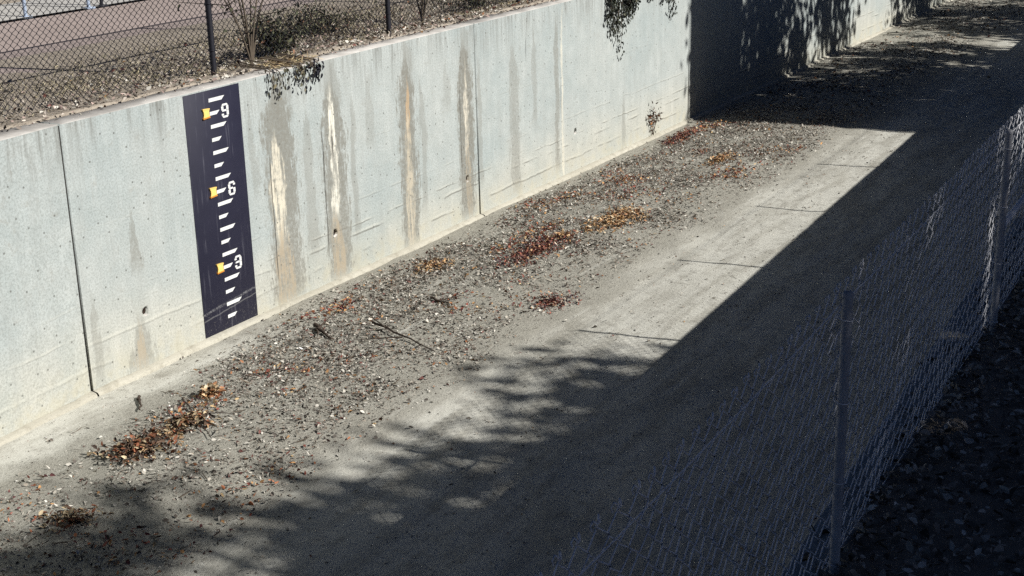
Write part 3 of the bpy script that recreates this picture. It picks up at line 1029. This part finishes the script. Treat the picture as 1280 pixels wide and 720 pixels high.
def shrub(name, base, stems, leaves, spread, height, Lr, cols, probs, label, cat, seed, lean=(0, 0), stem_r=.012, flat=1.0):
    gg = np.random.default_rng(seed)
    root = empty(name, base, label, cat)
    sm = MB(); lm = MB()
    tips = []
    for s in range(stems):
        a = gg.uniform(0, 6.283)
        rr = gg.random() ** .6
        tip = np.array([lean[0] + spread[0] * rr * math.cos(a), lean[1] + spread[1] * rr * math.sin(a), height * gg.uniform(.5, 1)])
        t_ = np.linspace(0, 1, 7)[:, None]
        bend = np.array([tip[0] * .25, tip[1] * .25, tip[2] * .6])
        P = 2 * t_ * (1 - t_) * bend + t_ ** 2 * tip + gg.normal(size=(7, 3)) * .012 * t_
        add_tube(sm, P, np.linspace(stem_r, stem_r * .3, 7), 5)
        tips.append(P)
        for b in range(3):
            i = gg.integers(2, 6)
            d = unit(1, gg)[0] * [1, 1, .5]
            Q = P[i] + np.linspace(0, 1, 4)[:, None] * d * height * .35
            add_tube(sm, Q, np.linspace(stem_r * .45, stem_r * .2, 4), 4)
            tips.append(Q)
    so = sm.build('stem', MAT['bark'], root)
    pts = np.concatenate([p[len(p) // 3:] for p in tips])
    k = gg.integers(0, len(pts), leaves)
    P = pts[k] + gg.normal(size=(leaves, 3)) * np.array([.07, .07, .06])
    P[:, 2] = np.maximum(P[:, 2], .01)
    D = unit(leaves, gg) + [0, 0, -.3]
    Nn = unit(leaves, gg) + [0, 0, 1.0 * flat]
    L = gg.uniform(*Lr, leaves)
    add_leaves(lm, P, D, Nn, L, L * gg.uniform(.35, .6, leaves), palette(leaves, cols, probs, gg), .3, .2)
    lm.build('foliage', MAT['leaf'], root)
    return root


shrub('leafy_shrub', (2.35, .85, 3.04), 16, 1000, (.95, .45), .55, (.04, .09), GR + [(.24, .13, .08)], [3, 3, 2, 2, 2, .6], 'low leafy shrub on the bank just right of the gauge board', 'shrub', 1, (.2, 0))
shrub('bare_shrub', (1.55, .62, 3.04), 7, 150, (1.1, .6), 1.9, (.04, .08), GR, [3, 3, 2, 1, 2], 'tall woody shrub with bare stems against the black fence', 'shrub', 2, (.0, .1), .015)
shrub('bare_shrub', (5.75, .85, 3.04), 7, 160, (.55, .35), 1.2, (.03, .06), GR, [3, 3, 2, 1, 2], 'thin twiggy shrub behind the wall by the second dark joint', 'shrub', 3, (0, .1), .016)
shrub('leafy_shrub', (7.6, 1.05, 3.04), 12, 600, (1.2, .4), .35, (.03, .07), GR + [(.3, .16, .12)], [3, 3, 2, 1, 2, 1], 'sparse low shrub beyond the second dark joint', 'shrub', 4)
shrub('leafy_shrub', (4.3, 1.5, 3.04), 14, 700, (1.4, .5), .45, (.03, .07), GR + [(.3, .2, .14)], [2, 3, 3, 1, 3, 1], 'dull weedy shrub around the black post right of the leafy one', 'shrub', 5)
shrub('leafy_shrub', (9.6, 1.1, 3.04), 14, 800, (1.2, .4), .5, (.04, .08), GR, [3, 3, 2, 1, 2], 'dense shrub at the wall top left of the hanging ivy', 'shrub', 6)


def hanging(name, strands, Lr, cols, probs, label, cat, seed, per=26, sprd=.05):
    """strands: (x, start y, start z, end z, drift in x)"""
    gg = np.random.default_rng(seed)
    x0 = np.mean([s[0] for s in strands])
    root = empty(name, (x0, .2, H + .02), label, cat)
    sm = MB(); lm = MB()
    for (x, z1, dx) in strands:
        n = 10
        back = np.array([(x - dx * .2, .55, H + .08), (x, .25, H + .06), (x, .03, H + .05)])
        t_ = np.linspace(0, 1, n)
        down = np.stack([x + dx * t_ + gg.normal(size=n) * .01, -.03 - .05 * np.sin(t_ * 3) - gg.random(n) * .015, H + .02 + (z1 - H) * t_], 1)
        P = np.concatenate([back, down])
        P = P - np.array(root.location)
        add_tube(sm, P, np.linspace(.007, .003, len(P)), 4)
        m = int(per * max(.3, (H - z1)) + 8)
        k = gg.integers(1, len(P), m)
        Q = P[k] + gg.normal(size=(m, 3)) * [sprd, .03, .04]
        Q[:, 1] = np.where(Q[:, 2] < .02, np.minimum(Q[:, 1], -.225), Q[:, 1])
        D = np.stack([gg.normal(size=m) * .7, gg.normal(size=m) * .25 - .15, -np.ones(m)], 1)
        Nn = np.stack([gg.normal(size=m) * .6, -np.ones(m), gg.normal(size=m) * .6 + .4], 1)
        L = gg.uniform(*Lr, m)
        add_leaves(lm, Q, D, Nn, L, L * gg.uniform(.4, .65, m), palette(m, cols, probs, gg), .3, .2)
    sm.build('stem', MAT['bark'], root)
    lm.build('foliage', MAT['leaf'], root)
    return root


IV = [(.018, .021, .016), (.028, .033, .022), (.05, .055, .035), (.012, .013, .014), (.14, .14, .10)]
g = np.random.default_rng(77)
st = []
for i in range(26):
    x = g.uniform(10.15, 11.25)
    c = 1 - abs((x - 10.62) / .62)
    st.append((x, H - .12 - 1.0 * max(0, c) ** .8 * g.uniform(.55, 1.05), g.normal() * .06))
for i in range(44):
    x = g.uniform(11.0, 14.4)
    st.append((x, H - g.uniform(.05, .42), g.normal() * .08))
st.append((12.95, 2.25, -.10)); st.append((12.98, 2.3, -.08))
hanging('hanging_ivy', st, (.045, .085), IV, [3, 3, 2, 2, .7], 'dark ivy hanging down over the wall top near the shadow edge', 'ivy', 1, 52, .065)
st = [(g.uniform(1.05, 1.75), H - g.uniform(.05, .34), g.normal() * .05) for i in range(11)]
hanging('hanging_plant', st, (.03, .07), [(.14, .13, .08), (.08, .08, .05), (.28, .24, .15), (.03, .032, .035)], [3, 3, 2, 2], 'dry leafy sprig drooping over the wall right of the gauge board', 'plant', 2, 5)
st = [(g.uniform(1.80, 2.05), H - g.uniform(.06, .30), g.normal() * .05 - .05) for i in range(5)]
hanging('hanging_plant', st, (.05, .09), [(.012, .013, .022), (.02, .02, .03)], [1, 1], 'very dark leafy sprig hanging beside the dry one on the wall top', 'plant', 3, 6)
mb = MB()
gg = np.random.default_rng(91)
n = 420
X = gg.normal(1.62, .22, n); Y = gg.uniform(.02, .42, n)
a_ = gg.normal(0, .8, n)
add_leaves(mb, np.stack([X, Y, np.full(n, H + .02) + gg.random(n) * .04], 1), np.stack([np.cos(a_), np.sin(a_) - .4, gg.normal(size=n) * .25 - .05], 1), unit(n, gg) + [0, 0, 1], gg.uniform(.05, .16, n), .008, palette(n, [(.50, .40, .24), (.36, .27, .16), (.22, .15, .09)], [2, 2, 1], gg), .1, .1)
tag(mb.build('straw_tuft', MAT['litter']), 'tan straw tuft lying on the wall top above the dry sprig', 'straw')
# brown weed clinging low on the wall near the shadow edge
gg = np.random.default_rng(5)
root = empty('wall_weed', (12.1, -.03, .2), 'small brown withered weed low on the wall near the shadow edge', 'weed')
sm = MB(); lm = MB()
for (dx, dz) in ((0, .55), (-.22, .38), (.22, .42), (-.10, .5), (.1, .3)):
    t_ = np.linspace(0, 1, 6)[:, None]
    P = t_ * np.array([dx, -.04, dz]) + gg.normal(size=(6, 3)) * [.015, .006, .01]
    add_tube(sm, P, np.linspace(.006, .002, 6), 4)
    m = 16
    k = gg.integers(2, 6, m)
    Q = P[k] + gg.normal(size=(m, 3)) * [.05, .012, .05]
    L = gg.uniform(.03, .075, m)
    add_leaves(lm, Q, unit(m, gg), unit(m, gg) + [0, -.8, 0], L, L * .55, palette(m, [(.05, .03, .02), (.14, .06, .03), (.3, .13, .05)], [3, 2, 1], gg), .3, .3)
sm.build('stem', MAT['bark'], root)
lm.build('foliage', MAT['litter'], root)

# low posts and hedge beyond the court
for x_, y_, h_, r_, m_, lb in ((5.45, 7.42, 1.3, .03, 'bluegrey', 'blue grey steel post at the far side of the court'), (5.75, 7.42, 1.3, .03, 'blackmetal', 'thin black post beside the blue grey one at the court edge'), (4.15, 7.5, 1.3, .03, 'bluegrey', 'blue grey steel post nearest the top left corner')):
    root = empty('steel_post', (x_, y_, 3.05), lb, 'post')
    mb = MB(); add_tube(mb, [(0, 0, 0), (0, 0, h_ * .5), (0, 0, h_)], r_, 12, cap=True)
    mb.build('shaft', MAT[m_], root)
    mb = MB().box(-.08, .08, -.08, .08, -.02, .015)
    mb.build('base_plate', MAT[m_], root)
shrub('clipped_hedge', (4.5, 9.2, 3.03), 60, 2600, (1.25, .6), .8, (.05, .10), [(.02, .026, .024), (.03, .035, .03)], [1, 1], 'dark hedge beyond the pale path at the top left corner', 'hedge', 9)

# ------------------------------------------------------------------ near bank: leaves by the fence
g = np.random.default_rng(31)
mb = MB()
n = 26000
X = g.uniform(-11, 4, n); Y = yF(X) + .02 - g.random(n) ** 1.3 * 3.2
flat_leaves(mb, X, Y, rbank_z, g.uniform(.02, .06, n), palette(n, [(.22, .19, .16), (.33, .29, .24), (.46, .42, .36), (.09, .08, .065), (.55, .52, .46)], [3, 3, 2, 2.5, 1.2], g), g, .7, .03)
n = 900
X = g.uniform(-9, 6, n); Y = yF(X) + g.uniform(-.2, .25, n)
k = Y < yR(X) - .02
X, Y = X[k], Y[k]
flat_leaves(mb, X, Y, lambda x, y: ZR + 0 * x, g.uniform(.03, .07, len(X)), palette(len(X), [(.07, .058, .045), (.12, .10, .08), (.20, .18, .15), (.30, .28, .24)], [3, 3, 1.6, .7], g), g, .6, .01)
tag(mb.build('bank_leaves', MAT['litter']), 'shaded brown leaf mulch beside the galvanised fence', 'leaf litter', kind='stuff')


# ------------------------------------------------------------------ shade givers on the near bank
def tree(name, base, trunk_h, crown_c, crown_r, nclump, nleaf, Ls, label, seed, cl_sd=.45, shell=.5, boxy=1.0):
    gg = np.random.default_rng(seed)
    root = empty(name, base, label, 'tree')
    tm = MB()
    P = np.stack([np.linspace(0, crown_c[0] * .5, 8), np.linspace(0, crown_c[1] * .5, 8), np.linspace(-.1, trunk_h, 8)], 1) + gg.normal(size=(8, 3)) * .05
    add_tube(tm, P, np.linspace(.28, .15, 8), 10)
    C = np.clip(unit(nclump, gg) * (gg.random((nclump, 1)) ** shell) * boxy, -1, 1) * np.array(crown_r) + np.array(crown_c)
    for c in C[::2]:
        i = gg.integers(3, 8)
        t_ = np.linspace(0, 1, 6)[:, None]
        Q = P[i] * (1 - t_) + c * t_ + np.array([0, 0, .5]) * t_ * (1 - t_)
        add_tube(tm, Q, np.linspace(.07, .012, 6), 5)
    tm.build('trunk', MAT['bark'], root)
    lm = MB()
    k = gg.integers(0, nclump, nleaf)
    Q = C[k] + gg.normal(size=(nleaf, 3)) * cl_sd
    L = gg.uniform(*Ls, nleaf)
    add_leaves(lm, Q, unit(nleaf, gg), unit(nleaf, gg) + [0, 0, .6], L, L * gg.uniform(.4, .7, nleaf), palette(nleaf, [(.04, .06, .025), (.06, .085, .035), (.03, .04, .02)], [1, 1, 1], gg), .2, .15)
    lm.build('crown', MAT['leaf'], root)
    return root


def at_sun(p, h):
    """point above p (on the ground) whose shadow falls on p, h metres higher"""
    return np.array([p[0] + LONG * h, p[1] - LAT * h, p[2] + h])


# big tree behind the camera, its crown shades the lower part of the picture
cc = at_sun((-1.2, -7.4, ZF), 14.0)
tree('shade_tree', (cc[0], cc[1] - .5, 3.0), 9.0, (0, .5, cc[2] - 3.0), (2.8, 2.15, 1.1), 170, 19000, (.16, .32), 'broad tree on the near bank shading the floor in front of the gauge', 1, .34, .45, 1.5)
cc = at_sun((-5.3, -9.0, ZF), 14.0)
tree('shade_tree', (cc[0], cc[1] - .5, 3.0), 9.0, (0, .5, cc[2] - 3.0), (2.9, 2.1, 1.0), 150, 13000, (.16, .32), 'second broad tree on the near bank shading the lower edge of the picture', 3, .34, .45, 1.4)
cc = at_sun((-5.0, -2.7, ZF), 16.0)
tree('shade_tree', (cc[0], cc[1] - .5, 3.0), 11.0, (0, .5, cc[2] - 3.0), (2.0, .8, .4), 20, 620, (.16, .30), 'slim taller tree behind the broad one on the near bank', 2, .26, .5)
# high crowned trees along the near bank keep the mulch and the fence in shade
for i, (x_, z_, rx_) in enumerate(((-10.0, 9.6, 2.4), (-5.6, 9.9, 2.5), (-2.4, 9.35, 1.8))):
    tree('bank_tree', (x_, -24.0, 3.0), 7.5, (0, 0, z_), (rx_, 1.2, 2.2 if i < 2 else 1.9), 190, 14000 if i < 2 else 4500, (.16, .30), 'high crowned tree %s on the near bank outside the view' % ('behind the camera', 'right of the camera', 'facing the gauge board')[i], 40 + i, .26, .6, 1.6)
for i, x_ in enumerate((.4, 4.2)):
    shrub('bank_hedge', (x_, -14.6, 3.0), 90, 4200, (2.3, 1.0), 3.2, (.12, .24), GR, [3, 3, 2, 1, 1], 'green hedge clump %s on the near bank outside the view' % ('facing the stained wall', 'farthest along')[i], 'hedge', 50 + i, (0, 0), .03)

# unseen building, shaped as a narrow tower to throw the sharp shadow edge
bx, by, bw, bd, bh = 13.9 + LONG / LAT * 17.0, -17.0, 2.0, 5.0, 12.3
b = empty('shadow_tower', (bx + bw / 2, by + bd / 2, 3.0), 'unseen narrow stuccoed tower on the near bank, shaped to cast the sharp shadow edge', 'building')
mb = MB()
# four walls with window openings on the channel side
def wall_with_windows(mb, L, Hh, wins, f):
    xs_ = sorted({0, L, *[a for w_ in wins for a in w_[:2]]})
    zs_ = sorted({0, Hh, *[a for w_ in wins for a in w_[2:]]})
    for i in range(len(xs_) - 1):
        for j in range(len(zs_) - 1):
            cx, cz = (xs_[i] + xs_[i + 1]) / 2, (zs_[j] + zs_[j + 1]) / 2
            if any(w_[0] < cx < w_[1] and w_[2] < cz < w_[3] for w_ in wins):
                continue
            mb.add([f(xs_[i], zs_[j], 0), f(xs_[i + 1], zs_[j], 0), f(xs_[i + 1], zs_[j + 1], 0), f(xs_[i], zs_[j + 1], 0)], [(0, 1, 2, 3)])
    for a, c_, z0, z1 in wins:
        R0 = [(a, z0), (c_, z0), (c_, z1), (a, z1)]
        mb.add([f(*p, 0) for p in R0] + [f(*p, .18) for p in R0], [(i, (i + 1) % 4, 4 + (i + 1) % 4, 4 + i) for i in range(4)])
wins = [(.5, 1.5, z_, z_ + 1.3) for z_ in (1.2, 4.2, 7.2, 10.0)]
hx_, hy_ = bw / 2, bd / 2
wall_with_windows(mb, bw, bh, wins, lambda x, z, d: (-hx_ + x, hy_ - d, z))
wall_with_windows(mb, bw, bh, [], lambda x, z, d: (hx_ - x, -hy_, z))
wall_with_windows(mb, bd, bh, [], lambda x, z, d: (-hx_, -hy_ + x, z))
wall_with_windows(mb, bd, bh, [], lambda x, z, d: (hx_, hy_ - x, z))
mb.build('wall', MAT['stucco'], b)
MB().box(-hx_ - .05, hx_ + .05, -hy_ - .05, hy_ + .05, bh, bh + .2).build('roof', MAT['stucco'], b)
for a, c_, z0, z1 in wins:
    fr = MB()
    for r_ in ((a, c_, z0, z0 + .07), (a, c_, z1 - .07, z1), (a, a + .07, z0 + .07, z1 - .07), (c_ - .07, c_, z0 + .07, z1 - .07)):
        fr.box(-hx_ + r_[0], -hx_ + r_[1], hy_ - .17, hy_ - .10, r_[2], r_[3])
    wo = fr.build('window', MAT['frame'], b)
    MB().box(-hx_ + a + .06, -hx_ + c_ - .06, hy_ - .15, hy_ - .14, z0 + .06, z1 - .06).build('pane', MAT['pane'], wo)

# trees farther along: dense dapple beyond the tower, thinner beyond the gap
def shade_tree_at(xw, yw, zw, h, r, ncl, nlf, Ls, label, seed, sd, boxy=1.0):
    c_ = at_sun((xw, yw, zw), h)
    return tree('shade_tree', (c_[0], c_[1], 3.0), c_[2] - 4.5, (0, 0, c_[2] - 3.0), r, ncl, nlf, Ls, label, seed, sd, .5, boxy)
shade_tree_at(17.5, 0, 1.2, 9.5, (3.0, 2.0, 3.4), 130, 7800, (.18, .36), 'tall tree on the near bank next to the shadow tower', 4, .38, 1.4)
shade_tree_at(21.2, -5.0, .2, 8.0, (4.2, 2.2, 2.0), 170, 13000, (.18, .36), 'rounded tree on the near bank second from the shadow tower', 5, .34, 1.5)
shade_tree_at(23.2, 0, 1.9, 9.5, (2.2, 1.4, 1.6), 60, 1300, (.20, .40), 'thin upright tree between the rounded tree and the sunlit gap', 8, .34)
shade_tree_at(31.7, -.5, 1.5, 9.0, (3.5, 3.0, 4.5), 120, 3600, (.20, .40), 'thin crowned tree on the near bank past the sunlit gap', 6, .40)
shade_tree_at(33.5, -5.0, .3, 8.0, (6.0, 2.4, 2.0), 170, 10000, (.20, .40), 'wide tree farthest along the near bank', 7, .40, 1.4)
